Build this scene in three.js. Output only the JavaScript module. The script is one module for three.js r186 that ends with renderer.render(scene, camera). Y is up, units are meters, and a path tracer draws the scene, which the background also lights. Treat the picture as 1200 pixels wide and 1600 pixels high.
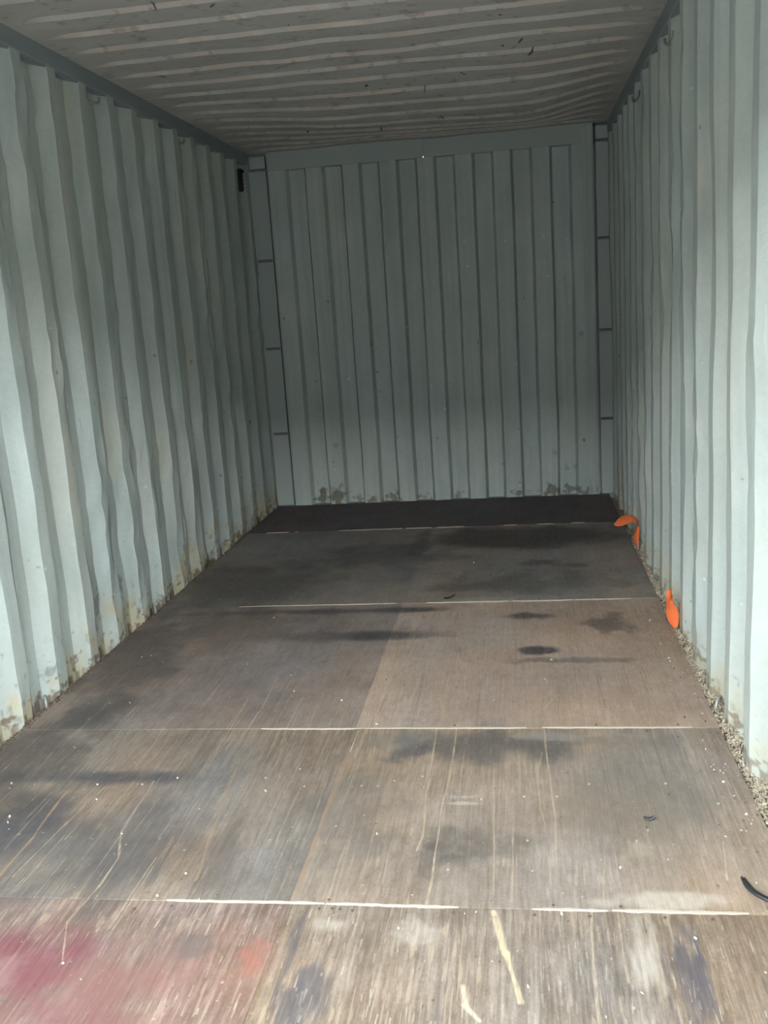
import * as THREE from 'three';
import { mergeGeometries } from 'three/addons/utils/BufferGeometryUtils.js';
import { RoundedBoxGeometry } from 'three/addons/geometries/RoundedBoxGeometry.js';

// ---------------------------------------------------------------- camera, sky, exposure
const W = 2.352, H = 2.393, LEN = 5.9;           // inside of a twenty foot container; end wall at z = 0, door at z = LEN
const scene = new THREE.Scene();
const camera = new THREE.PerspectiveCamera(55.98, 0.75, 0.05, 200);
camera.position.set(1.7508, 1.3347, 6.5896);
camera.rotation.order = 'YXZ';
camera.rotation.set(-0.20799, 0.14864, -0.0667);
scene.add(camera);

const renderer = new THREE.WebGLRenderer({ antialias: true });
renderer.toneMapping = THREE.LinearToneMapping;
renderer.toneMappingExposure = 16;
renderer.shadowMap.enabled = true;

const SKY = 3.0;
{
  const w = 64, h = 32, d = new Float32Array(w * h * 4);
  for (let j = 0; j < h; j++) for (let i = 0; i < w; i++) {
    const up = Math.max(0, (j + 0.5) / h * 2 - 1), k = SKY * (0.24 + 0.76 * Math.pow(1 - up, 2.2)), o = (j * w + i) * 4;   // a clear sky: bright and white low down, darker and bluer overhead
    d[o] = k * (1.0 - 0.30 * up); d[o + 1] = k * (1.0 - 0.13 * up); d[o + 2] = k * 1.0; d[o + 3] = 1;
  }
  const t = new THREE.DataTexture(d, w, h, THREE.RGBAFormat, THREE.FloatType);
  t.mapping = THREE.EquirectangularReflectionMapping; t.magFilter = THREE.LinearFilter; t.needsUpdate = true;
  scene.background = t; scene.environment = t;
}

// ---------------------------------------------------------------- helpers
let seed = 20240611;
const rnd = () => { seed = (seed * 1664525 + 1013904223) >>> 0; return seed / 4294967296; };
const rr = (a, b) => a + (b - a) * rnd();
const P = new Float32Array(65536); { for (let i = 0; i < 65536; i++) P[i] = rnd(); }
const lat = (x, y) => P[((x & 255) << 8) | (y & 255)];
function n2(x, y) {                                 // value noise, 0..1
  const xi = Math.floor(x), yi = Math.floor(y); let fx = x - xi, fy = y - yi;
  fx = fx * fx * (3 - 2 * fx); fy = fy * fy * (3 - 2 * fy);
  const a = lat(xi, yi), b = lat(xi + 1, yi), c = lat(xi, yi + 1), d = lat(xi + 1, yi + 1);
  return a + (b - a) * fx + (c - a) * fy + (a - b - c + d) * fx * fy;
}
const fbm = (x, y, o = 3) => { let s = 0, a = 0.5, t = 0; for (let i = 0; i < o; i++) { s += a * n2(x, y); t += a; a *= 0.5; x = x * 2.03 + 17.3; y = y * 2.03 + 5.1; } return s / t; };
const sm = (a, b, x) => { x = Math.min(1, Math.max(0, (x - a) / (b - a))); return x * x * (3 - 2 * x); };

class Paint {                                       // a colour raster in metres, sRGB values 0..255
  constructor(u0, v0, u1, v1, w, h, base) {
    Object.assign(this, { u0, v0, u1, v1, w, h }); this.d = new Float32Array(w * h * 3);
    const px = (u1 - u0) / w, py = (v1 - v0) / h, c = [0, 0, 0];
    for (let j = 0; j < h; j++) for (let i = 0; i < w; i++) { base(u0 + (i + 0.5) * px, v0 + (j + 0.5) * py, c); const o = (j * w + i) * 3; this.d[o] = c[0]; this.d[o + 1] = c[1]; this.d[o + 2] = c[2]; }
  }
  each(ua, va, ub, vb, fn) {                        // fn(u, v) returns an alpha; colour col
    const { u0, v0, u1, v1, w, h } = this, i0 = Math.max(0, Math.floor((ua - u0) / (u1 - u0) * w)), i1 = Math.min(w - 1, Math.ceil((ub - u0) / (u1 - u0) * w));
    const j0 = Math.max(0, Math.floor((va - v0) / (v1 - v0) * h)), j1 = Math.min(h - 1, Math.ceil((vb - v0) / (v1 - v0) * h));
    for (let j = j0; j <= j1; j++) for (let i = i0; i <= i1; i++) fn(u0 + (i + 0.5) / w * (u1 - u0), v0 + (j + 0.5) / h * (v1 - v0), (j * w + i) * 3);
  }
  mix(o, col, a) { const d = this.d; a = a < 0 ? 0 : a > 1 ? 1 : a; d[o] += (col[0] - d[o]) * a; d[o + 1] += (col[1] - d[o + 1]) * a; d[o + 2] += (col[2] - d[o + 2]) * a; }
  blot(cu, cv, ru, rv, col, alpha, rag = 0.5, f = 30, soft = 0.35, fu = 1, fv = 1) {   // ragged stain with grain
    const m = 1 + rag;
    this.each(cu - ru * m, cv - rv * m, cu + ru * m, cv + rv * m, (u, v, o) => {
      const r = Math.hypot((u - cu) / ru, (v - cv) / rv) + rag * 2 * (fbm(u * f * fu + cu * 91, v * f * fv + cv * 57, 3) - 0.5);
      const a = 1 - sm(1 - soft * 1.5, 1 + soft * 0.5, r); if (a > 0) this.mix(o, col, a * alpha * (0.72 + 0.28 * n2(u * 90 * fu, v * 60 * fv) + 0.25 * (n2(u * 210, v * 24) - 0.5)));
    });
  }
  stroke(pts, wd, col, alpha, rag = 0.6) {          // a scratch along a polyline
    for (let k = 0; k + 1 < pts.length; k++) {
      const [ax, ay] = pts[k], [bx, by] = pts[k + 1], L2 = (bx - ax) ** 2 + (by - ay) ** 2 || 1e-9;
      this.each(Math.min(ax, bx) - wd * 2, Math.min(ay, by) - wd * 2, Math.max(ax, bx) + wd * 2, Math.max(ay, by) + wd * 2, (u, v, o) => {
        const t = Math.min(1, Math.max(0, ((u - ax) * (bx - ax) + (v - ay) * (by - ay)) / L2));
        const wob = (n2(v * 9 + ax * 40, 3.5) - 0.5) * wd * 1.5;
        const dd = Math.hypot(u - ax - t * (bx - ax) + wob, v - ay - t * (by - ay)), ww = wd * (0.4 + 1.0 * n2(v * 22 + ax * 13, u * 22));
        const a = 1 - sm(ww * 0.35, ww, dd); if (a > 0) this.mix(o, col, a * alpha * (1 - rag + rag * 1.6 * n2(u * 300, v * 60)));
      });
    }
  }
  tex() {
    const { w, h, d } = this, b = new Uint8Array(w * h * 4);
    for (let i = 0; i < w * h; i++) { for (let c = 0; c < 3; c++) b[i * 4 + c] = Math.max(0, Math.min(255, d[i * 3 + c])); b[i * 4 + 3] = 255; }
    const t = new THREE.DataTexture(b, w, h, THREE.RGBAFormat); t.colorSpace = THREE.SRGBColorSpace; t.magFilter = THREE.LinearFilter; t.minFilter = THREE.LinearMipmapLinearFilter; t.generateMipmaps = true;
    t.wrapS = t.wrapT = THREE.ClampToEdgeWrapping; t.needsUpdate = true; return t;
  }
}
function greyTex(w, h, fn) {
  const b = new Uint8Array(w * h * 4);
  for (let j = 0; j < h; j++) for (let i = 0; i < w; i++) { const g = Math.max(0, Math.min(255, fn(i, j) * 255)), o = (j * w + i) * 4; b[o] = b[o + 1] = b[o + 2] = g; b[o + 3] = 255; }
  const t = new THREE.DataTexture(b, w, h, THREE.RGBAFormat); t.magFilter = THREE.LinearFilter; t.wrapS = t.wrapT = THREE.RepeatWrapping; t.needsUpdate = true; return t;
}
function shade(m) { m.castShadow = true; m.receiveShadow = true; return m; }
function part(name, geo, mat, parent, label) { const m = shade(new THREE.Mesh(geo, mat)); m.name = name; if (label) m.userData.label = label; parent.add(m); return m; }
function root(name, label, category, kind, group) { const g = new THREE.Group(); g.name = name; g.userData = { label, category }; if (kind) g.userData.kind = kind; if (group) g.userData.group = group; scene.add(g); return g; }
const box = (x0, x1, y0, y1, z0, z1, r = 0.003) => { const g = new RoundedBoxGeometry(x1 - x0, y1 - y0, z1 - z0, 1, Math.min(r, (x1 - x0) * 0.45, (y1 - y0) * 0.45, (z1 - z0) * 0.45)); g.translate((x0 + x1) / 2, (y0 + y1) / 2, (z0 + z1) / 2); return g; };
// a sheet given by pos(s, t) on strips of s; every strip has its own vertices so that folds stay crisp; uv(s, t) in texture units
function sheet(strips, tv, pos, uvOf, flip, thick) {
  const gs = [];
  for (const ss of strips) for (const side of [0, 1]) {
    const nS = ss.length, nT = tv.length, p = [], u = [], idx = [];
    for (const s of ss) for (const t of tv) { const q = pos(s, t); p.push(q[0] + side * thick[0], q[1] + side * thick[1], q[2] + side * thick[2]); u.push(...uvOf(s, t)); }
    for (let i = 0; i + 1 < nS; i++) for (let j = 0; j + 1 < nT; j++) { const a = i * nT + j, b = a + 1, c = a + nT, d = c + 1; if (flip !== !!side) idx.push(a, b, c, b, d, c); else idx.push(a, c, b, b, c, d); }
    const g = new THREE.BufferGeometry(); g.setAttribute('position', new THREE.Float32BufferAttribute(p, 3)); g.setAttribute('uv', new THREE.Float32BufferAttribute(u, 2)); g.setIndex(idx); g.computeVertexNormals(); gs.push(g);
  }
  return mergeGeometries(gs);
}
const span = (a, b, n) => Array.from({ length: n + 1 }, (_, i) => a + (b - a) * i / n);

// ---------------------------------------------------------------- materials
const fineBump = greyTex(256, 256, (i, j) => 0.6 * n2(i * 0.25, j * 0.25) + 0.4 * n2(i * 0.06, j * 0.06));
const steel = (map, rough = 0.62) => { const m = new THREE.MeshStandardMaterial({ map, roughness: rough, metalness: 0 }); return m; };
const plain = (rgb, rough = 0.65, metal = 0) => new THREE.MeshStandardMaterial({ color: new THREE.Color().setRGB(rgb[0] / 255, rgb[1] / 255, rgb[2] / 255, THREE.SRGBColorSpace), roughness: rough, metalness: metal });

const PAINT = [171, 180, 174];
function wallBase(k) {
  return (z, y, c) => {                              // faded grey green paint, blotchy, a little chalky
    const a = fbm(z * 2.1 + k, y * 1.3 + k, 3) - 0.5, b = fbm(z * 9 + k, y * 4.5, 3) - 0.5, g = n2(z * 70, y * 70) - 0.5, st = n2(z * 46 + k, y * 1.1) - 0.5;
    const v = a * 16 + b * 14 + g * 5 + st * 9, w = (fbm(z * 3.3 + 40 + k, y * 2.2, 2) - 0.5) * 7;
    c[0] = PAINT[0] + v + w; c[1] = PAINT[1] + v + w * 0.2; c[2] = PAINT[2] + v - w * 0.7;
  };
}
function grimeWall(p, k, amount, zmax) {             // rust, dirt and scuffs low on a side wall: patches with outlines of their own
  p.each(0, 0, zmax, 0.34, (z, y, o) => {
    const top = 0.02 + 0.20 * fbm(z * 5.3 + k, 2.1, 3) * fbm(z * 1.4 + k, 9, 2) * 2.2;
    const n = fbm(z * 26 + k, y * 20, 4), e = sm(top + 0.05, top - 0.05, y + (n - 0.5) * 0.13);
    if (e > 0) p.mix(o, [172, 162, 132], e * 0.75 * amount * sm(0.30, 0.62, fbm(z * 13 + 3 + k, y * 11, 3)));
    const n3 = fbm(z * 34 + k + 60, y * 30, 4), e3 = sm(0.56, 0.76, n3 + (top - y) * 0.6 - 0.08); if (e3 > 0 && y < 0.3) p.mix(o, [112, 112, 104], e3 * 0.5 * amount);
    const n4 = fbm(z * 40 + k + 20, y * 46, 3), e4 = sm(0.5, 0.72, n4 + (0.022 - y) * 3.6); if (e4 > 0) p.mix(o, [98, 82, 64], e4 * 0.75 * amount);
  });
}
function scuffs(p, n, u1, v1, k) {
  for (let i = 0; i < n; i++) { const z = rr(0, u1), y = rr(0.05, v1), l = rr(0.03, 0.4); p.stroke([[z, y], [z + rr(-0.02, 0.02), y + l]], rr(0.0015, 0.004), rnd() < 0.55 ? [205, 210, 206] : [120, 118, 112], rr(0.2, 0.6)); }
  for (let i = 0; i < n * 1.4; i++) { const z = rr(0, u1), y = rr(0.02, v1) * Math.pow(rnd(), 0.4); p.blot(z, y, rr(0.003, 0.012), rr(0.003, 0.014), rnd() < 0.5 ? [222, 224, 218] : [98, 88, 78], rr(0.4, 0.9), 0.6, 60); }
}
const pL = new Paint(0, 0, LEN, 2.4, 2048, 1024, wallBase(3.7)), pR = new Paint(0, 0, LEN, 2.4, 2048, 1024, wallBase(31.2));
grimeWall(pL, 4, 1.0, LEN); grimeWall(pR, 77, 0.7, LEN); scuffs(pL, 70, 4.4, 2.2); scuffs(pR, 60, 4.8, 2.2);
// warm beige smears of worn paint seen high and mid on the wall
for (const [z, y, a, b, al] of [[2.62, 2.16, 0.05, 0.16, 0.35], [2.80, 1.95, 0.04, 0.2, 0.25], [2.05, 0.72, 0.05, 0.16, 0.4], [1.5, 1.2, 0.04, 0.3, 0.25], [2.62, 0.85, 0.05, 0.2, 0.35], [3.05, 0.75, 0.06, 0.22, 0.25]]) pL.blot(z, y, a, b, [190, 184, 160], al, 0.6, 14);
for (const [z, y, a, b] of [[2.92, 0.22, 0.03, 0.05], [2.97, 0.13, 0.02, 0.05], [2.68, 0.2, 0.025, 0.05], [3.42, 0.1, 0.03, 0.04], [1.92, 0.16, 0.03, 0.05]]) pL.blot(z, y, a, b, [104, 106, 103], 0.6, 1.5, 34);
pR.blot(3.12, 1.66, 0.05, 0.1, [206, 198, 182], 0.6, 0.6, 16); pR.blot(3.02, 1.5, 0.04, 0.1, [120, 112, 104], 0.4, 0.6, 20);
const pB = new Paint(0, 0, W, 2.4, 1024, 1024, wallBase(58.1));
{ // end wall: splashes of muck, and pale nicks
  for (const [x, y, rx, ry, al] of [[0.33, 0.05, 0.05, 0.07, 0.75], [0.44, 0.06, 0.05, 0.06, 0.7], [0.58, 0.03, 0.04, 0.03, 0.6], [0.70, 0.03, 0.035, 0.04, 0.7], [0.83, 0.03, 0.05, 0.035, 0.65], [1.06, 0.02, 0.04, 0.025, 0.55], [1.30, 0.02, 0.03, 0.03, 0.5], [1.70, 0.03, 0.03, 0.025, 0.7], [1.93, 0.03, 0.05, 0.045, 0.7], [2.06, 0.03, 0.05, 0.04, 0.65], [2.16, 0.02, 0.04, 0.03, 0.6]]) pB.blot(x, y, rx, ry, [82, 78, 60], al, 1.3, 34, 0.3);   // splashes of brown muck and rust
  for (const [x, y] of [[1.42, 1.73], [1.68, 1.71], [1.93, 1.72], [1.43, 1.57], [1.93, 1.55], [1.95, 1.47], [1.0, 1.2], [1.72, 0.08], [1.70, 0.05]]) pB.blot(x, y, 0.012, 0.006, [220, 222, 214], 0.8, 0.7, 60);
  for (const [x, y] of [[0.46, 0.42], [2.16, 1.08], [2.1, 0.2], [1.96, 0.3], [2.04, 0.18], [0.4, 0.1]]) pB.blot(x, y, 0.016, 0.024, [110, 114, 110], 0.4, 1.4, 50);
  scuffs(pB, 26, W, 2.2);
}
// ceiling: dusty paint, rubbed through to pinkish primer along the folds
const RZ = (k) => 0.30 + 0.217 * k;                  // the folds that face the door
const pC = new Paint(0, 0, W, LEN, 1024, 2048, (x, z, c) => {
  const a = fbm(x * 1.7, z * 3 + 8, 3) - 0.5, b = fbm(x * 8, z * 16 + 3, 3) - 0.5, g = n2(x * 90, z * 90) - 0.5, v = a * 20 + b * 12 + g * 4;
  c[0] = 177 + v; c[1] = 175 + v; c[2] = 170 + v;
});
pC.each(0, 0, W, LEN, (x, z, o) => {
  const k = (z - 0.30) / 0.217, f = Math.abs(k - Math.round(k)) * 0.217, e = sm(0.022, 0.010, f + (n2(x * 20, z * 40) - 0.5) * 0.014);
  if (e > 0) { const m = fbm(x * 6 + Math.round(k) * 7.7, 4 + Math.round(k) * 3.3, 3); pC.mix(o, [192, 178, 166], e * sm(0.3, 0.7, m) * 0.7); const w = sm(0.60, 0.72, fbm(x * 16 + Math.round(k) * 5.1, 2 + k, 3)); pC.mix(o, [206, 200, 188], e * w * 0.35); }
  const s = sm(0.68, 0.76, fbm(x * 22 + 9, z * 30, 3)); if (s > 0) pC.mix(o, [112, 100, 90], s * 0.3);
});
for (let i = 0; i < 26; i++) { const x = rr(0.15, W - 0.15), z = rr(0.2, 3.4); pC.stroke([[x, z], [x + rr(-0.02, 0.02), z + rr(0.015, 0.07)]], rr(0.004, 0.009), [58, 50, 44], 0.9, 0.3); }

const M = {
  wallL: steel(pL.tex(), 0.6), wallR: steel(pR.tex(), 0.6), wallB: steel(pB.tex(), 0.65), roof: steel(pC.tex(), 0.75),
  rail: plain([132, 142, 144], 0.65), post: plain([160, 168, 163], 0.65), bar: plain([112, 117, 115], 0.6), ledge: plain([132, 122, 104], 0.95), ring: plain([138, 138, 132], 0.45, 0.3),
  sealant: plain([158, 149, 134], 0.85), nail: plain([150, 143, 132], 0.6, 0.1), nailDark: plain([74, 66, 60], 0.7),
  orange: new THREE.MeshPhysicalMaterial({ color: new THREE.Color().setRGB(0.66, 0.135, 0.035), roughness: 0.8, sheen: 0.3 }),
  black: plain([30, 32, 36], 0.5), vent: plain([14, 18, 24], 0.8), dirt: plain([186, 172, 142], 0.95), chip: plain([222, 216, 204], 0.8),
  ground: plain([92, 92, 90], 0.95), shed: plain([64, 67, 68], 0.9), shell: plain([122, 62, 50], 0.7), under: plain([70, 62, 56], 0.9),
};
for (const k of ['wallL', 'wallR', 'wallB', 'roof']) { const t = fineBump.clone(); t.repeat.set(26, 12); t.needsUpdate = true; M[k].bumpMap = t; M[k].bumpScale = 0.0006; }

// ---------------------------------------------------------------- side walls: pressed sheets, 278 mm pitch, 36 mm deep
const PITCH = 0.278, DEPTH = 0.036, FLAT = 0.072, SLOPE = 0.068;
const YROWS = [-0.034, 0.0, 0.015, 0.03, 0.05, 0.075, 0.1, ...span(0.14, 2.34, 46)];
// distance into the wall at height y, z; edge = leading edge of the flats that stand proud; dents are local
function corrug(z, edge) {
  let u = ((edge - z) % PITCH + PITCH) % PITCH;      // 0 at the leading edge of the proud flat, growing away from the door
  if (u < FLAT) return 0; u -= FLAT;
  if (u < SLOPE) return DEPTH * u / SLOPE; u -= SLOPE;
  const R = PITCH - FLAT - 2 * SLOPE; if (u < R) return DEPTH; u -= R;
  return DEPTH * (1 - u / SLOPE);
}
function breaks(edge, a, b) {                        // fold lines between a and b
  const out = [a], offs = [0, -FLAT, -FLAT - SLOPE, SLOPE];
  for (let k = -2; k < 26; k++) for (const o of offs) { const z = edge + o + k * PITCH; if (z > a + 1e-4 && z < b - 1e-4) out.push(z); }
  out.push(b); out.sort((p, q) => p - q); return out;
}
function sideWall(name, label, right) {
  const g = root(name, label, 'wall', 'structure'), edge = right ? 0.081 : 0.333 - PITCH, mat = right ? M.wallR : M.wallL, K = right ? 50 : 0;
  const dents = right ? [[3.36, 1.5, 0.08, 0.3, 0.010], [2.5, 1.35, 0.06, 0.16, 0.014], [3.75, 1.1, 0.07, 0.25, -0.012], [2.2, 1.75, 0.05, 0.2, 0.01], [2.9, 0.7, 0.06, 0.25, 0.008], [4.05, 0.9, 0.08, 0.3, 0.014]]
    : [[2.75, 0.42, 0.05, 0.12, 0.016], [2.98, 0.28, 0.05, 0.12, -0.014], [2.0, 0.2, 0.05, 0.12, 0.018], [1.83, 0.26, 0.05, 0.10, -0.018], [1.70, 0.18, 0.05, 0.1, 0.014], [3.2, 1.0, 0.06, 0.3, 0.010], [2.9, 1.5, 0.06, 0.4, 0.012], [3.35, 1.9, 0.1, 0.3, 0.014], [2.6, 1.0, 0.05, 0.3, 0.009], [2.2, 0.55, 0.05, 0.2, 0.010], [3.5, 0.3, 0.06, 0.15, 0.008]];
  const pos = (z, y) => {
    let d = corrug(z, edge) + (fbm(z * 3.1 + K, y * 1.7 + K, 3) - 0.5) * 0.014 + (n2(z * 11 + K, y * 6) - 0.5) * 0.004, dz = (fbm(z * 4 + K + 9, y * 2.6, 3) - 0.5) * 0.022 + (n2(z * 9 + K, y * 9 + 4) - 0.5) * 0.006;
    const hold = sm(0, 0.12, 2.34 - y), crease = sm(0.52, 0.72, fbm(z * 2.6 + K + 30, y * 1.5 + 7, 2));
    d += crease * (fbm(z * 24 + K, y * 11, 2) - 0.5) * 0.022; dz += crease * (fbm(z * 13 + K + 5, y * 15, 2) - 0.5) * 0.008;
    for (const [cz, cy, rz, ry, a] of dents) { const q = ((z - cz) / rz) ** 2 + ((y - cy) / ry) ** 2; if (q < 6) { d += a * Math.exp(-q); dz += a * 0.8 * Math.exp(-q) * (z < cz ? -1 : 1) * Math.min(1, Math.abs(z - cz) / rz); } }
    d = corrug(z, edge) + (d - corrug(z, edge)) * hold; dz *= hold;
    d = Math.max(d, -0.006);
    const end = sm(0, 0.1, Math.min(z, LEN - z));
    return [right ? W + d : -d, y, z + dz * end];
  };
  const uvOf = (z, y) => [z / LEN, y / 2.4];
  const cuts = [-0.035]; for (let k = 0; k < 5; k++) cuts.push(edge - FLAT / 2 + PITCH * 4 * (k + 1)); cuts.push(LEN - 0.02);
  for (let k = 0; k + 1 < cuts.length; k++) {
    const b = breaks(edge, cuts[k], cuts[k + 1]), strips = [];
    for (let i = 0; i + 1 < b.length; i++) if (b[i + 1] - b[i] > 0.002) strips.push(span(b[i], b[i + 1], 3));
    part('corrugated_sheet', sheet(strips, YROWS, pos, uvOf, right, [right ? 0.003 : -0.003, 0, 0]), mat, g);
  }
  // square tube rail over the sheets, with the folded lip that closes their tops
  const X = (a, b, ...r) => right ? box(W - b, W - a, ...r) : box(a, b, ...r);
  part('top_rail', mergeGeometries([X(-0.065, 0.004, 2.325, 2.46, 0, LEN, 0.008), X(-0.065, -0.0005, 2.318, 2.327, 0, LEN, 0.002)]), M.rail, g);
  part('bottom_rail', mergeGeometries([X(-0.070, -0.050, -0.16, 0.06, -0.03, LEN), X(-0.06, 0.045, -0.04, -0.0275, -0.03, LEN)]), M.ledge, g, 'dirty steel ledge along the foot of the wall');
  // lashing rings: a bent bar welded by its ends
  const ringGeo = (() => { const t = new THREE.TorusGeometry(0.024, 0.0048, 8, 18, Math.PI * 1.1); t.rotateZ(-Math.PI * 0.05); return t; })();
  const put = (z, y, tilt, s = 1) => { const m = part('lashing_ring', ringGeo, M.ring, g, 'steel lashing ring'); m.position.set(right ? W - 0.004 : 0.004, y, z); m.rotation.set(tilt, right ? -Math.PI / 2 - 0.5 : Math.PI / 2 + 0.5, 0); m.scale.setScalar(s); };
  const zs = right ? [1.5, 2.57, 3.56, 4.6] : [1.345, 2.427, 3.512, 4.6];
  for (const z of zs) { put(z, right ? 2.262 : 2.292, 2.9, 1.2); put(z, 0.012, 0.1, 1.1); }
  return g;
}
sideWall('wall_left', 'pale grey corrugated steel side wall with the small black vent near its far top', false);
sideWall('wall_right', 'pale grey corrugated steel side wall with orange straps at its foot', true);

// ---------------------------------------------------------------- end wall: 248 mm pitch, 46 mm deep, between two corner posts
{
  const g = root('wall_back', 'dark end wall of tall narrow pressed steel ribs between two corner posts', 'wall', 'structure');
  const D = 0.0456, b = [0.14], prof = [[0.14, 0]];
  for (let k = 0; k < 8; k++) { const c = 0.3205 + 0.2475 * k; prof.push([c - 0.070, 0], [c - 0.052, D], [c + 0.052, D], [c + 0.070, 0]); }
  prof.push([2.25, 0]);
  const depth = (x) => { for (let i = 0; i + 1 < prof.length; i++) if (x <= prof[i + 1][0] + 1e-9) { const t = (x - prof[i][0]) / (prof[i + 1][0] - prof[i][0]); return prof[i][1] + (prof[i + 1][1] - prof[i][1]) * t; } return 0; };
  const pos = (x, y) => { const h = sm(0, 0.1, 2.275 - y), dx = (fbm(x * 5, y * 2.2 + 4, 2) - 0.5) * 0.007 * h; return [x + dx, y, -depth(x) + (fbm(x * 4 + 70, y * 2, 2) - 0.5) * 0.008 * h]; };
  const rows = [-0.01, 0.03, ...span(0.08, 2.275, 36)];
  // one pressed sheet to each side of the middle weld
  const mid = prof[16][0] - 0.06;
  for (const [lo, hi] of [[0.14, mid], [mid, 2.25]]) {
    const xs = [lo, ...prof.map((p) => p[0]).filter((x) => x > lo + 1e-4 && x < hi - 1e-4), hi], strips = [];
    for (let i = 0; i + 1 < xs.length; i++) strips.push(span(xs[i], xs[i + 1], 2));
    part('corrugated_sheet', sheet(strips, rows, pos, (x, y) => [x / W, y / 2.4], true, [0, 0, -0.003]), M.wallB, g);
  }
  part('header_rail', mergeGeometries([box(0.137, 1.174, 2.275, 2.40, -0.06, 0.001, 0.004), box(1.178, 2.252, 2.275, 2.40, -0.06, 0.001, 0.004), box(1.172, 1.180, 2.29, 2.38, -0.06, -0.002, 0.002)]), M.post, g);
  part('weld_flange', box(2.187, 2.252, 0.004, 2.38, -0.01, 0.0045, 0.002), M.wallB, g);
  for (const side of [0, 1]) {
    const x0 = side ? 2.275 : -0.12, x1 = side ? 2.47 : 0.117, n = (a, b2, ...r) => box(a, b2, ...r);
    const p = part('corner_post', mergeGeometries([n(x0, x1, 0.0, 2.283, -0.07, -0.022, 0.003), n(side ? 2.247 : 0.11, side ? 2.28 : 0.142, 0, 2.40, -0.075, -0.06, 0.002), n(side ? W + 0.040 : -0.12, side ? 2.47 : -0.040, 0, 2.40, -0.07, 0.05, 0.002)]), M.post, g);
    part('gusset_plate', n(side ? 2.276 : 0.008, side ? 2.36 : 0.116, 2.298, 2.378, -0.06, -0.016, 0.004), M.post, p);
    part('filler_plate', n(side ? 2.25 : -0.12, side ? 2.47 : 0.14, 2.26, 2.46, -0.09, -0.06), M.rail, p);
    for (const y of side ? [1.687, 1.101, 0.515] : [1.70, 1.11, 0.517]) {
      const c = new THREE.CylinderGeometry(0.0085, 0.0085, side ? 0.085 : 0.098, 10); c.rotateZ(Math.PI / 2);
      const r = part('lashing_bar', c, M.bar, p); r.position.set(side ? 2.320 : 0.062, y, -0.012);
    }
  }
  part('back_closer', box(-0.12, 0.165, 0, 2.44, -0.1, -0.062, 0.002), M.rail, g); part('back_closer', box(2.235, 2.47, 0, 2.44, -0.1, -0.062, 0.002), M.rail, g); part('post_web', box(0.130, 0.1425, 0, 2.4, -0.065, -0.0005, 0.002), M.post, g); part('post_web', box(2.2475, 2.260, 0, 2.4, -0.065, -0.0005, 0.002), M.post, g); part('top_closer', box(-0.12, W + 0.12, 2.40, 2.47, -0.1, 0.05, 0.002), M.rail, g);
  part('bottom_sill', box(-0.12, W + 0.12, -0.16, 0.0, -0.1, -0.0015, 0.002), M.rail, g);
  part('repair_plate', box(1.702 + 0.056, 1.862, 0.03, 0.335, -0.0456, -0.041, 0.001), M.wallB, g);
}

// ---------------------------------------------------------------- roof: cross folds, 217 mm pitch, sagging toward the end wall
const sag = (x, z) => { const e = sm(0.02, 0.75, x) * sm(0.02, 0.55, W - x); return 0.075 * e * (0.55 + 0.45 * sm(0.4, 1.7, x)) * Math.exp(-(((z - 0.95) / 0.75) ** 2)) * sm(0, 0.35, z) + e * (fbm(x * 2.2 + 3, z * 2.6, 3) - 0.5) * 0.024; };
{
  const g = root('ceiling', 'dusty cross-folded steel roof with rubbed pinkish ridges', 'ceiling', 'structure');
  const RD = 0.0115, HS = 0.0105, LOW = 0.086;        // from a fold facing the door: going away from the door the sheet is low, then steps up again
  const rz = (z) => { let u = ((RZ(0) + HS - z) % 0.217 + 0.217) % 0.217; if (u < 2 * HS) return RD * (1 - u / (2 * HS)); u -= 2 * HS; if (u < LOW) return 0; u -= LOW; if (u < 2 * HS) return RD * u / (2 * HS); return RD; };
  const pos = (z, x) => { const q = sm(0.06, 0.14, Math.min(x, W - x)); return [x, 2.393 + rz(z) * q - sag(x, z), z + (fbm(x * 3, z * 5, 2) - 0.5) * 0.02 * q]; };
  const xs = span(-0.03, W + 0.03, 48), cuts = [-0.03, RZ(4) - 0.07, RZ(9) - 0.07, RZ(14) - 0.07, RZ(19) - 0.07, RZ(24) - 0.07, LEN + 0.02];
  for (let k = 0; k + 1 < cuts.length; k++) {
    const a = cuts[k], b = cuts[k + 1], br = [a];
    for (let i = -2; i < 30; i++) for (const o of [HS, -HS, -HS - LOW, -3 * HS - LOW]) { const z = RZ(i) + o; if (z > a + 1e-3 && z < b - 1e-3) br.push(z); }
    br.push(b); br.sort((p, q) => p - q);
    const strips = []; for (let i = 0; i + 1 < br.length; i++) if (br[i + 1] - br[i] > 0.001) strips.push(span(br[i], br[i + 1], 2));
    part('roof_sheet', sheet(strips, xs, pos, (z, x) => [x / W, z / LEN], false, [0, 0.003, 0]), M.roof, g);
  }
}

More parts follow.
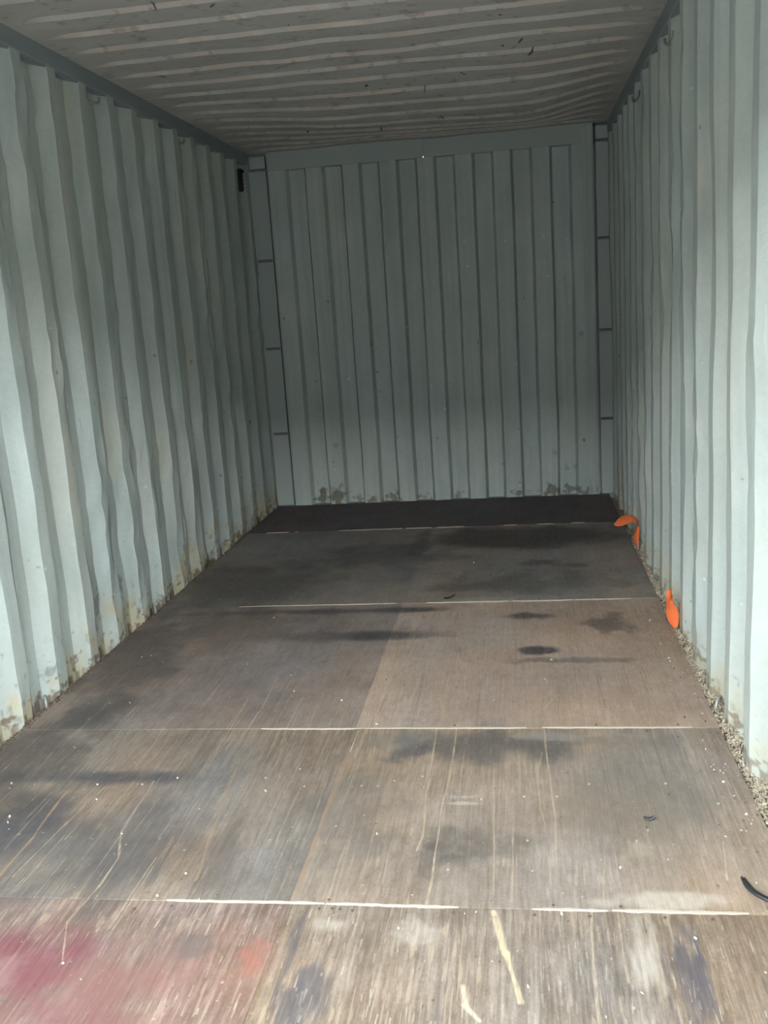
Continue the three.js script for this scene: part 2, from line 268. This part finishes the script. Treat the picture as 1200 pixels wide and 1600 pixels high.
// ---------------------------------------------------------------- floor: plywood sheets in two rows
const SEAM = 1.176, ROW = [0.0, 0.85, 2.37, 3.71, 4.65, 5.88], EL = 0.006, ER = 2.322;
const rowTex = [];
{
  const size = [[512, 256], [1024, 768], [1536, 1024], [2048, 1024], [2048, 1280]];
  const tone = [[[72, 62, 62], [72, 62, 62]], [[107, 101, 95], [113, 106, 98]], [[112, 101, 93], [140, 122, 107]], [[106, 96, 86], [122, 108, 94]], [[102, 86, 77], [102, 90, 78]]];  // sheet colours per row and side, with a correction for light falloff painted in
  for (let r = 0; r < 5; r++) {
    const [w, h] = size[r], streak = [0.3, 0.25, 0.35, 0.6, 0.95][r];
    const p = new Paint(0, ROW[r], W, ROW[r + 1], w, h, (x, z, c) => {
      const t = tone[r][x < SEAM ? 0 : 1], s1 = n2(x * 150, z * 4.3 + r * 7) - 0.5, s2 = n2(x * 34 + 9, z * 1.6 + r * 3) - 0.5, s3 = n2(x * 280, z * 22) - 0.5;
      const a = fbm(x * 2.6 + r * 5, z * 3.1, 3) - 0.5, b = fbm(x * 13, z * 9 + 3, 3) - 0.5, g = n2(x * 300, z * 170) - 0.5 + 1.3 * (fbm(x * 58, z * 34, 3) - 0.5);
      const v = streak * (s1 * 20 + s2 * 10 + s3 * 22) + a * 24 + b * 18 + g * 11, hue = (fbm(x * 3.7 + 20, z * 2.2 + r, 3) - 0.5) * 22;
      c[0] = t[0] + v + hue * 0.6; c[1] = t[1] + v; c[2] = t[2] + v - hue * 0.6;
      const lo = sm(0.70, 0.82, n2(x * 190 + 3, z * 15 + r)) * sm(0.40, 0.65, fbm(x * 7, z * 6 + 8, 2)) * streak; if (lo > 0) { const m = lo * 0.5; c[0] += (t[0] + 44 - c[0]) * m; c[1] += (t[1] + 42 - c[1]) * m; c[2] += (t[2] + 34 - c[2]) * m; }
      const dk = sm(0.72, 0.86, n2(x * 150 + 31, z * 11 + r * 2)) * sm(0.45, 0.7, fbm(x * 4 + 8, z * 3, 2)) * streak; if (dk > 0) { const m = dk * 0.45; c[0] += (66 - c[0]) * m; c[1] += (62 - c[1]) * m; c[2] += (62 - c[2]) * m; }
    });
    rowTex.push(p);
  }
  const MARK_SCALE = 0.72;                               // scales every mark colour down evenly to suit the exposure
  const blot = (x, z, a, b, col, al, rag = 0.6, f = 14, soft = 0.45, fu = 1, fv = 1) => { for (const p of rowTex) if (z + b * 1.7 > p.v0 && z - b * 1.7 < p.v1) p.blot(x, z, a, b, col.map((c) => c * MARK_SCALE), al, rag, f, soft, fu, fv); };
  const line = (pts, wd, col, al, rag) => { for (const p of rowTex) if (Math.max(...pts.map((q) => q[1])) > p.v0 && Math.min(...pts.map((q) => q[1])) < p.v1) p.stroke(pts, wd * 0.8, col.map((c) => c * MARK_SCALE), al, rag); };
  const DK = [48, 46, 50], TAN = [204, 184, 156], WH = [226, 216, 200], GR = [98, 100, 102];
  // dark skid and stain marks; broad dark and bluish patches along the left
  blot(1.78, 3.014, 0.10, 0.055, DK, 0.85, 0.45, 18, 0.35); blot(1.747, 2.583, 0.105, 0.05, DK, 0.75, 0.5, 18); blot(1.805, 1.735, 0.115, 0.09, DK, 0.6, 0.6, 14); blot(2.0, 1.8, 0.1, 0.05, DK, 0.45, 0.7, 14);
  blot(0.85, 2.468, 0.60, 0.045, DK, 0.65, 0.5, 9, 0.5); blot(1.23, 2.466, 0.18, 0.055, DK, 0.55, 0.5, 12); blot(1.18, 2.81, 0.24, 0.06, DK, 0.65, 0.5, 10, 0.5); blot(0.98, 2.8, 0.3, 0.08, DK, 0.4, 0.6, 9);
  blot(2.08, 2.70, 0.11, 0.13, DK, 0.5, 0.9, 16); blot(1.9, 3.12, 0.3, 0.03, DK, 0.4, 0.9, 20); blot(0.4, 4.045, 0.36, 0.05, [58, 60, 72], 0.7, 0.7, 10, 0.5); blot(0.33, 4.34, 0.13, 0.16, [66, 66, 76], 0.7, 0.7, 12); blot(0.5, 4.4, 0.4, 0.25, [84, 84, 86], 0.5, 0.8, 8);
  blot(0.45, 1.95, 0.5, 0.4, [70, 66, 62], 0.5, 0.7, 7); blot(0.95, 1.5, 0.4, 0.3, [58, 58, 58], 0.55, 0.8, 8); blot(1.7, 1.15, 0.6, 0.3, [52, 46, 44], 0.75, 0.3, 8, 0.3); blot(1.15, 1.35, 0.06, 0.5, DK, 0.45, 0.7, 9); blot(1.75, 2.1, 0.45, 0.2, [78, 72, 66], 0.5, 0.9, 9);
  blot(0.16, 3.1, 0.26, 0.8, [70, 64, 60], 0.6, 0.9, 7); blot(0.14, 3.9, 0.22, 0.5, [76, 70, 66], 0.6, 0.9, 8); blot(0.5, 2.75, 0.5, 0.3, [92, 84, 78], 0.5, 0.9, 7); blot(0.3, 2.2, 0.4, 0.5, [74, 70, 66], 0.4, 0.9, 7); blot(1.52, 4.46, 0.08, 0.07, [80, 76, 72], 0.6, 0.9, 20); blot(1.68, 3.82, 0.33, 0.12, [86, 84, 84], 0.7, 0.7, 10); blot(2.0, 4.1, 0.22, 0.35, [128, 124, 114], 0.45, 0.9, 9); blot(1.36, 3.85, 0.06, 0.10, [76, 76, 80], 0.6, 0.9, 22); blot(1.26, 4.3, 0.16, 0.25, [104, 98, 90], 0.5, 0.8, 10);
  blot(1.58, 4.37, 0.14, 0.09, [88, 82, 76], 0.5, 0.9, 16); blot(0.72, 4.5, 0.1, 0.25, [86, 84, 84], 0.5, 0.8, 12); blot(0.95, 4.45, 0.07, 0.16, [88, 82, 80], 0.45, 0.8, 16, 0.4, 2, 0.6);
  // worn, streaked sheets at the threshold
  blot(2.046, 4.84, 0.035, 0.15, [86, 80, 88], 0.85, 0.8, 26, 0.4, 2, 0.5); blot(1.27, 4.97, 0.05, 0.12, [82, 80, 86], 0.75, 0.9, 26, 0.4, 2, 0.5); blot(1.963, 4.82, 0.028, 0.2, [214, 206, 192], 0.7, 0.9, 30, 0.5, 2, 0.5); blot(1.22, 4.8, 0.02, 0.16, [92, 88, 90], 0.7, 0.9, 26, 0.4, 2, 0.5);
  for (let i = 0; i < 900; i++) { const x = rr(0.5, ER), z = rr(4.66, 5.2), l = rr(0.004, 0.05), lt = rnd(); line([[x, z], [x + l * rr(-0.09, 0.09), z + l]], rr(0.001, 0.0035), lt < 0.72 ? [212, 202, 184] : lt < 0.8 ? [98, 90, 86] : TAN, rr(0.2, 0.65), 0.8); }
  // red and orange patches on the sheet by the door
  blot(0.66, 4.90, 0.17, 0.15, [124, 52, 66], 0.7, 0.8, 12, 0.6); blot(0.80, 5.02, 0.3, 0.13, [132, 78, 78], 0.6, 0.9, 12, 0.6); blot(0.98, 4.86, 0.22, 0.12, [160, 118, 104], 0.5, 0.9, 12, 0.6); blot(1.145, 4.835, 0.032, 0.055, [186, 104, 84], 0.45, 1.2, 26, 0.7); blot(0.62, 4.91, 0.05, 0.06, [190, 160, 156], 0.4, 0.8, 20);
  blot(0.998, 4.814, 0.05, 0.05, [104, 96, 92], 0.6, 0.9, 18);
  // pale scuffs and dust
  blot(1.562, 4.15, 0.04, 0.012, WH, 0.6, 0.9, 40); blot(1.565, 4.185, 0.04, 0.010, WH, 0.7, 0.9, 40); blot(1.99, 4.41, 0.045, 0.05, [190, 180, 156], 0.6, 0.9, 24); blot(2.04, 4.605, 0.10, 0.035, WH, 0.75, 0.8, 16); blot(1.9, 4.62, 0.06, 0.03, WH, 0.5, 0.9, 16); blot(1.82, 3.765, 0.14, 0.035, [190, 190, 184], 0.5, 0.8, 14); blot(1.98, 3.76, 0.1, 0.03, [196, 194, 186], 0.5, 0.8, 14); blot(1.3, 4.72, 0.07, 0.03, WH, 0.5, 0.9, 18); blot(1.47, 4.75, 0.05, 0.05, WH, 0.4, 0.9, 24);
  blot(1.143, 1.6, 0.07, 0.10, [140, 136, 128], 0.5, 0.9, 16); blot(1.55, 2.33, 0.16, 0.03, [196, 190, 180], 0.45, 0.9, 18); blot(1.3, 3.8, 0.14, 0.07, [158, 152, 140], 0.5, 0.9, 14);
  // long scratches along the grain
  for (const [pts, wd, col, al] of [
    [[[1.444, 3.717], [1.447, 3.918], [1.451, 4.168], [1.46, 4.364], [1.453, 4.423]], 0.005, TAN, 0.9], [[[1.509, 3.67], [1.51, 3.939], [1.499, 4.219], [1.501, 4.45], [1.496, 4.652]], 0.005, TAN, 0.95],
    [[[1.785, 3.72], [1.792, 3.978], [1.8, 4.246], [1.796, 4.469]], 0.005, TAN, 0.85], [[[1.776, 3.875], [1.759, 4.036], [1.764, 4.214], [1.774, 4.294]], 0.004, TAN, 0.7], [[[1.634, 3.979], [1.649, 4.603]], 0.004, TAN, 0.7], [[[1.692, 4.296], [1.69, 4.626]], 0.004, TAN, 0.7], [[[1.912, 4.438], [1.891, 4.63]], 0.003, TAN, 0.7], [[[2.204, 4.359], [2.181, 4.522]], 0.004, WH, 0.6],
    [[[1.648, 4.663], [1.678, 4.803], [1.71, 4.944]], 0.012, [222, 202, 164], 0.95], [[[1.592, 4.905], [1.6, 4.958], [1.632, 5.0]], 0.009, [222, 206, 172], 0.9], [[[1.866, 4.654], [1.854, 4.815], [1.85, 5.05]], 0.006, TAN, 0.7], [[[1.918, 4.686], [1.92, 4.878]], 0.005, TAN, 0.7],
    [[[0.518, 3.609], [0.531, 3.986]], 0.004, TAN, 0.7], [[[0.379, 4.128], [0.404, 4.39], [0.408, 4.563]], 0.007, [186, 152, 118], 0.8], [[[0.486, 4.1], [0.465, 4.307], [0.445, 4.568]], 0.004, TAN, 0.7], [[[0.624, 4.067], [0.643, 4.352], [0.685, 4.474], [0.689, 4.6], [0.672, 4.738], [0.725, 4.869]], 0.005, TAN, 0.75], [[[0.787, 4.471], [0.783, 4.61], [0.784, 4.757]], 0.005, TAN, 0.7],
    [[[1.186, 3.94], [1.18, 4.242], [1.19, 4.62]], 0.010, [172, 142, 112], 0.7], [[[1.19, 3.725], [1.19, 3.876]], 0.004, WH, 0.9], [[[0.849, 3.921], [0.883, 4.23], [0.921, 4.565]], 0.007, [176, 148, 118], 0.7],
    [[[1.351, 3.22], [1.34, 3.419], [1.32, 3.633]], 0.005, TAN, 0.8], [[[0.805, 3.267], [0.821, 3.543], [0.815, 3.664]], 0.006, TAN, 0.55], [[[0.598, 3.325], [0.598, 3.573]], 0.005, TAN, 0.6], [[[0.746, 3.464], [0.759, 3.795]], 0.005, TAN, 0.55], [[[0.944, 3.451], [0.949, 3.762]], 0.006, TAN, 0.5],
    [[[1.835, 3.41], [1.812, 3.42], [1.82, 3.49], [1.785, 3.572]], 0.007, [210, 192, 160], 0.8], [[[1.437, 3.471], [1.457, 3.558], [1.464, 3.65]], 0.014, [200, 178, 146], 0.9], [[[1.92, 1.75], [1.93, 2.3]], 0.005, [150, 142, 130], 0.6], [[[2.06, 2.0], [2.13, 2.3]], 0.006, [150, 142, 130], 0.5],
  ]) line(pts, wd, col, al, 0.5);
  for (let i = 0; i < 110; i++) { const x = rr(0.1, ER), z = rr(2.5, 4.5), l = rr(0.06, 0.5); line([[x, z], [x + rr(-0.012, 0.012), z + l]], rr(0.0015, 0.0035), rnd() < 0.6 ? TAN : [84, 78, 74], rr(0.15, 0.5), 0.7); }
  for (let i = 0; i < 150; i++) { const x = rr(0.2, 1.3), z = rr(3.2, 4.6), l = rr(0.08, 0.4); line([[x, z], [x + rr(-0.008, 0.008), z + l]], rr(0.0015, 0.0035), TAN, rr(0.25, 0.65), 0.7); }
  for (let i = 0; i < 260; i++) { const x = rr(0.1, ER), z = Math.sqrt(rnd()) * 5.1; blot(x, z, rr(0.0015, 0.0045), rr(0.0015, 0.0045), rnd() < 0.7 ? [222, 212, 196] : [52, 46, 42], rr(0.4, 0.95), 0.5, 90); }
  for (const z of [1.2, 1.95, 2.75, 3.1, 3.45, 4.09, 4.38]) for (let i = 0; i < 30; i++) { const x = EL + 0.03 + i * 0.079 + rr(-0.02, 0.02); if (rnd() < 0.5) blot(x, z + rr(-0.01, 0.01), rr(0.003, 0.007), rr(0.003, 0.007), [206, 196, 180], rr(0.3, 0.8), 0.5, 80); }
}
{
  const g = root('floor', 'scratched brown plywood container floor in two rows of sheets', 'floor', 'structure');
  const grain = greyTex(512, 256, (i, j) => 0.5 * n2(i * 0.5, j * 0.02) + 0.3 * n2(i * 0.13, j * 0.01) + 0.2 * n2(i * 0.9, j * 0.9));
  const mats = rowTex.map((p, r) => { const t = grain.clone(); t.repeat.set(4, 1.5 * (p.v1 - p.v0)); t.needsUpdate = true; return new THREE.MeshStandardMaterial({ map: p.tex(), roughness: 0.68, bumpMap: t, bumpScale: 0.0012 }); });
  const nailGeo = new THREE.CylinderGeometry(0.0034, 0.0038, 0.003, 8);
  const sheets = [];
  const ply = (x0, x1, z0, z1, r, dy) => {
    const lx = x1 - x0 - 0.0008, lz = z1 - z0 - 0.003, b = new THREE.BoxGeometry(lx, 0.028, lz, 16, 1, 16), p = b.attributes.position, uv = b.attributes.uv;
    for (let i = 0; i < p.count; i++) {
      const x = p.getX(i) + (x0 + x1) / 2, z = p.getZ(i) + (z0 + z1) / 2, top = p.getY(i) > 0;
      p.setXYZ(i, x, (top ? dy + (fbm(x * 2 + x0 * 9, z * 2 + r, 2) - 0.5) * 0.004 : -0.026), z);
      uv.setXY(i, x / W, (z - ROW[r]) / (ROW[r + 1] - ROW[r]));
    }
    b.computeVertexNormals();
    const m = part('plywood_sheet', b, mats[r], g); sheets.push([x0, x1, z0, z1, m, dy]);
  };
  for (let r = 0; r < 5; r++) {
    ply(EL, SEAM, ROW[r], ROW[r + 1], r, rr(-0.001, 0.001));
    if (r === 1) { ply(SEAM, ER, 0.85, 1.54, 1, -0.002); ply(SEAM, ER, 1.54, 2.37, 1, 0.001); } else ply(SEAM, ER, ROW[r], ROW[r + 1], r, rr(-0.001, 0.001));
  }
  const nail = (x, z, dark) => { const s = sheets.find((q) => x > q[0] && x < q[1] && z > q[2] && z < q[3]); if (!s) return; const n = part('nail', nailGeo, dark ? M.nailDark : M.nail, s[4]); n.position.set(x, s[5] + 0.0012, z); n.rotation.set(rr(-0.15, 0.15), 0, rr(-0.15, 0.15)); };
  for (const [x, z] of [[0.179, 4.087], [0.457, 4.092], [0.597, 4.09], [0.647, 4.362], [1.091, 4.096], [1.259, 4.094], [1.306, 4.094], [0.964, 4.047], [2.032, 3.545], [1.809, 4.145], [1.727, 4.369], [1.996, 4.365], [1.9, 4.075], [2.108, 4.069], [2.274, 4.005], [2.227, 4.176], [2.257, 4.308], [1.429, 4.035], [1.536, 4.504], [0.73, 4.879], [1.856, 3.222], [1.831, 2.937], [1.612, 3.208], [1.621, 3.491], [2.121, 3.199], [1.625, 2.652], [1.196, 2.70], [1.306, 3.256], [1.26, 3.506]]) nail(x, z, false);
  for (const [x, z] of [[1.252, 4.668], [1.282, 4.667], [1.300, 4.668], [1.268, 4.634], [1.33, 4.672], [1.74, 4.672], [1.782, 4.635], [1.86, 4.672], [1.93, 4.634], [2.02, 4.67], [2.12, 4.672], [1.56, 4.672], [0.9, 4.67], [0.35, 4.67], [1.5, 3.69], [1.62, 3.735], [1.95, 3.69], [2.1, 3.735], [2.2, 3.69], [1.8, 2.352], [2.1, 2.39], [1.3, 2.39], [2.108, 4.13]]) nail(x, z, true);
  // beads of pale sealant pressed into the cross seams, broken where they have worn away
  const bead = (z, x0, x1, wd) => {
    const n = Math.max(4, Math.round((x1 - x0) / 0.012)), s = new THREE.Shape(), up = [], dn = [];
    for (let i = 0; i <= n; i++) { const x = x0 + (x1 - x0) * i / n, e = Math.min(1, i / 3, (n - i) / 3), c = z + (fbm(x * 5, z * 9, 2) - 0.5) * 0.006; up.push([x, -(c + e * wd * (0.25 + 0.7 * n2(x * 70, z * 31)) + 0.0004)]); dn.push([x, -(c - e * wd * (0.25 + 0.7 * n2(x * 60 + 9, z * 17)) - 0.0004)]); }
    [...up, ...dn.reverse()].forEach(([x, y], i) => i ? s.lineTo(x, y) : s.moveTo(x, y));
    const e = new THREE.ExtrudeGeometry(s, { depth: 0.0036, bevelEnabled: false }); e.rotateX(-Math.PI / 2); part('sealant_bead', e, M.sealant, g);
  };
  for (const [z, x0, x1, w] of [[4.65, 0.88, 1.26, 0.004], [4.651, 1.265, 1.57, 0.0045], [4.65, 1.735, 1.90, 0.005], [4.648, 1.91, 2.20, 0.005], [3.712, 0.86, 1.20, 0.004], [3.710, 1.205, 1.73, 0.005], [3.708, 1.78, 2.24, 0.0055], [2.372, 1.29, 1.40, 0.006], [2.372, 1.40, 1.66, 0.011], [2.374, 1.68, 1.95, 0.007], [2.374, 1.96, 2.2, 0.004], [2.372, 0.4, 1.15, 0.003], [0.85, 0.14, 0.28, 0.010], [0.85, 0.32, 0.34, 0.009], [0.85, 0.60, 1.0, 0.013], [0.85, 1.02, 1.18, 0.010], [0.85, 1.21, 1.38, 0.011], [0.85, 1.62, 1.7, 0.009], [0.85, 1.82, 1.92, 0.012], [0.85, 2.02, 2.1, 0.014]]) bead(z, x0, x1, w);
  part('crossmember', mergeGeometries(ROW.slice(1).concat([1.54]).map((z) => box(0, W, -0.12, -0.0275, z - 0.06, z + 0.06))), M.under, g);
}

// ---------------------------------------------------------------- door frame, ground and the shed across the yard (they shape the light)
{
  const g = root('trim_1', 'steel frame around the open container doorway', 'door frame', 'structure');
  part('door_header', box(-0.10, W + 0.10, 2.28, 2.50, LEN - 0.06, LEN + 0.08, 0.01), M.shell, g);
  part('corner_post', box(-0.12, 0.006, -0.16, 2.29, LEN - 0.05, LEN + 0.1, 0.01), M.shell, g);
  part('corner_post', box(W - 0.006, W + 0.12, -0.16, 2.29, LEN - 0.05, LEN + 0.1, 0.01), M.shell, g);
  part('door_sill', box(-0.1, W + 0.1, -0.16, 0.0, LEN - 0.02, LEN + 0.1, 0.01), M.shell, g);
  const yard = shade(new THREE.Mesh(box(-40, 42, -0.4, -0.165, -12, 60, 0.01), M.ground)); yard.name = 'ground'; yard.userData = { label: 'dark asphalt yard outside the container doorway', category: 'ground', kind: 'structure' }; scene.add(yard);
  const shed = root('wall_opposite', 'long dark shed wall across the yard facing the doorway', 'wall', 'structure');
  part('cladding', box(-34, 36, -0.165, 6.0, LEN + 15, LEN + 15.3, 0.02), M.shed, shed);
  part('eaves', box(-34.2, 36.2, 6.0, 6.3, LEN + 14.9, LEN + 15.5, 0.05), M.shed, shed);
}

// ---------------------------------------------------------------- loose and fixed things
function ribbon(rows, thick = 0.003) {               // rows of [left edge, right edge] points; a band with two faces
  const L = rows.map((r) => r.map((p) => new THREE.Vector3(...p))), A = new THREE.CatmullRomCurve3(L.map((r) => r[0])), B = new THREE.CatmullRomCurve3(L.map((r) => r[1])), n = 36, m = 6, pos = [], idx = [], uv = [];
  const top = [], nor = [];
  for (let i = 0; i <= n; i++) { const a = A.getPoint(i / n), b = B.getPoint(i / n), ta = A.getTangent(i / n), nn = new THREE.Vector3().crossVectors(b.clone().sub(a), ta).normalize(); for (let j = 0; j <= m; j++) { const p = a.clone().lerp(b, j / m).addScaledVector(nn, 0.004 * Math.sin(Math.PI * j / m)); top.push(p); nor.push(nn); } }
  for (const s of [0.5, -0.5]) top.forEach((p, k) => { const q = p.clone().addScaledVector(nor[k], thick * s); pos.push(q.x, q.y, q.z); uv.push((k % (m + 1)) / m, Math.floor(k / (m + 1)) / n); });
  const o = top.length, w = m + 1;
  for (let i = 0; i < n; i++) for (let j = 0; j < m; j++) { const a = i * w + j, b = a + 1, c = a + w, d = c + 1; idx.push(a, b, c, b, d, c, o + a, o + c, o + b, o + b, o + c, o + d); }
  for (let i = 0; i < n; i++) for (const j of [0, m]) { const a = i * w + j, c = a + w; j ? idx.push(a, o + a, c, c, o + a, o + c) : idx.push(a, c, o + a, c, o + c, o + a); }
  const g = new THREE.BufferGeometry(); g.setAttribute('position', new THREE.Float32BufferAttribute(pos, 3)); g.setAttribute('uv', new THREE.Float32BufferAttribute(uv, 2)); g.setIndex(idx); g.computeVertexNormals(); return g;
}
function thing(name, label, category, group) { return root(name, label, category, null, group); }
{
  const t = thing('orange_strap', 'bright orange webbing strap drooping to the floor from a wall ring', 'strap');
  part('webbing', ribbon([[[2.326, 0.098, 2.66], [2.340, 0.104, 2.66]], [[2.308, 0.082, 2.715], [2.336, 0.080, 2.70]], [[2.302, 0.062, 2.745], [2.346, 0.068, 2.725]], [[2.304, 0.036, 2.765], [2.350, 0.044, 2.745]], [[2.318, 0.012, 2.775], [2.346, 0.012, 2.765]], [[2.328, 0.003, 2.782], [2.338, 0.003, 2.778]]]), M.orange, t);
  part('loop', ribbon([[[2.312, 0.088, 2.69], [2.330, 0.086, 2.68]], [[2.308, 0.108, 2.70], [2.330, 0.110, 2.69]], [[2.314, 0.128, 2.69], [2.332, 0.130, 2.68]], [[2.322, 0.122, 2.66], [2.338, 0.122, 2.65]]]), M.orange, t);
}
{
  const t = thing('orange_strap_001', 'dull orange webbing strap arching stiffly out from the wall above the floor', 'strap');
  part('webbing', ribbon([[[2.336, 0.122, 1.50], [2.342, 0.130, 1.46]], [[2.330, 0.150, 1.52], [2.334, 0.156, 1.46]], [[2.306, 0.158, 1.540], [2.306, 0.176, 1.465]], [[2.272, 0.147, 1.545], [2.268, 0.174, 1.462]], [[2.240, 0.133, 1.530], [2.238, 0.156, 1.468]], [[2.217, 0.131, 1.502], [2.218, 0.137, 1.488]]]), M.orange, t);
  part('tail', ribbon([[[2.330, 0.115, 1.51], [2.344, 0.118, 1.49]], [[2.318, 0.088, 1.52], [2.344, 0.092, 1.50]], [[2.312, 0.060, 1.525], [2.340, 0.060, 1.505]], [[2.322, 0.036, 1.52], [2.338, 0.034, 1.51]], [[2.328, 0.0, 1.52], [2.338, 0.0, 1.51]]]), M.orange, t);
}
{ // vent: shallow rounded cover with a hood lip and slits
  const t = thing('vent_cover', 'small black vent cover high on the corrugated wall beside the end wall', 'vent');
  part('cover', box(-0.030, 0.014, 2.135, 2.268, 0.190, 0.268, 0.008), M.vent, t);
  part('hood', box(0.010, 0.024, 2.25, 2.27, 0.186, 0.272, 0.004), M.vent, t);
  for (let i = 0; i < 4; i++) part('slat', box(0.012, 0.019, 2.150 + i * 0.025, 2.160 + i * 0.025, 0.198, 0.260, 0.002), M.vent, t);
}
{ // rubber strip on the floor by the doorway
  const pts = [[2.216, 0.004, 4.515], [2.217, 0.008, 4.55], [2.226, 0.012, 4.585], [2.250, 0.012, 4.612], [2.285, 0.010, 4.632], [2.318, 0.006, 4.640]].map((p) => new THREE.Vector3(...p));
  const c = new THREE.CatmullRomCurve3(pts), n = 40, rows = [];
  for (let i = 0; i <= n; i += 5) { const p = c.getPoint(i / n), t = c.getTangent(i / n), s = new THREE.Vector3(t.z, 0, -t.x).normalize().multiplyScalar(0.0075 * Math.min(1, 0.35 + i / 12)); rows.push([[p.x - s.x, p.y + 0.003, p.z - s.z], [p.x + s.x, p.y - 0.002, p.z + s.z]]); }
  const m = shade(new THREE.Mesh(ribbon(rows, 0.005), M.black)); m.name = 'rubber_strip'; m.userData = { label: 'curved black rubber strip lying on the plywood beside the wall', category: 'strip' }; scene.add(m);
}
{
  const curl = (x, z, l, dx, wd, name, label) => { const rows = []; for (let i = 0; i <= 6; i++) { const t = i / 6, xx = x + (t - 0.5) * l, zz = z + dx * (t - 0.5), y = 0.003 + 0.006 * (t - 0.4) ** 2 * 4; rows.push([[xx, y, zz - wd * Math.sin(Math.PI * (0.08 + 0.84 * t))], [xx, y + 0.002, zz + wd * Math.sin(Math.PI * (0.08 + 0.84 * t))]]); } const m = shade(new THREE.Mesh(ribbon(rows, 0.002), M.black)); m.name = name; m.userData = { label, category: 'scrap' }; scene.add(m); };
  curl(2.04, 4.264, 0.03, 0.004, 0.006, 'plastic_scrap', 'tiny black plastic sliver on the grey sheet beyond the rubber strip');
  curl(1.39, 2.308, 0.05, -0.04, 0.012, 'rubber_scrap', 'curled black scrap beside the pale seam mid floor');
}
{ // crumbs of dirt on the ledge beside the plywood, and loose flakes on the floor
  const geo = new THREE.IcosahedronGeometry(1, 0), mk = (name, n, mat, label, place) => { const im = new THREE.InstancedMesh(geo, mat, n), m = new THREE.Matrix4(), q = new THREE.Quaternion(), e = new THREE.Euler(), c = new THREE.Color(); for (let i = 0; i < n; i++) { const [p, s, col] = place(); e.set(rr(0, 6), rr(0, 6), rr(0, 6)); q.setFromEuler(e); m.compose(new THREE.Vector3(...p), q, new THREE.Vector3(...s)); im.setMatrixAt(i, m); im.setColorAt(i, c.setRGB(...col)); } im.name = name; shade(im); im.userData = { label, category: 'debris', kind: 'stuff' }; scene.add(im); };
  mk('dirt', 9000, new THREE.MeshStandardMaterial({ roughness: 0.95 }), 'pale gritty dirt gathered on the ledge beside the plywood edge', () => { const z = rr(1.0, 5.2), s = rr(0.0012, 0.0045), g = rr(0.8, 1.15) * (rnd() < 0.06 ? 0.4 : 1), f = fbm(z * 7, 3, 3); return [[2.324 + rnd() * 0.06, -0.026 + rnd() * 0.022 * f * 1.6, z], [s * rr(0.8, 1.8), s * 0.7, s * rr(0.8, 1.8)], [0.38 * g, 0.33 * g, 0.245 * g]]; });
  mk('litter', 420, new THREE.MeshStandardMaterial({ roughness: 0.9 }), 'loose pale flakes and grit scattered over the plywood', () => { const near = rnd() < 0.35, x = near ? ER - Math.abs(rr(0, 0.10)) : rr(0.15, ER), z = near ? rr(2.5, 5.1) : Math.sqrt(rr(0.1, 1)) * 5.1, s = rr(0.0008, 0.003), g = rr(0.6, 1.1) * (rnd() < 0.2 ? 0.25 : 1); return [[x, 0.003, z], [s * rr(0.8, 2), s * 0.5, s * rr(0.8, 2)], [0.40 * g, 0.36 * g, 0.29 * g]]; });
  mk('grit', 1300, new THREE.MeshStandardMaterial({ roughness: 0.95 }), 'dark rusty grit along the foot of the vented wall', () => { const z = rr(0.6, 4.6), s = rr(0.001, 0.004), g = rr(0.5, 1.1); return [[0.006 + rnd() * rnd() * 0.03, 0.002, z], [s * 1.2, s * 0.6, s * 1.2], [0.085 * g, 0.062 * g, 0.045 * g]]; });
}

renderer.render(scene, camera);
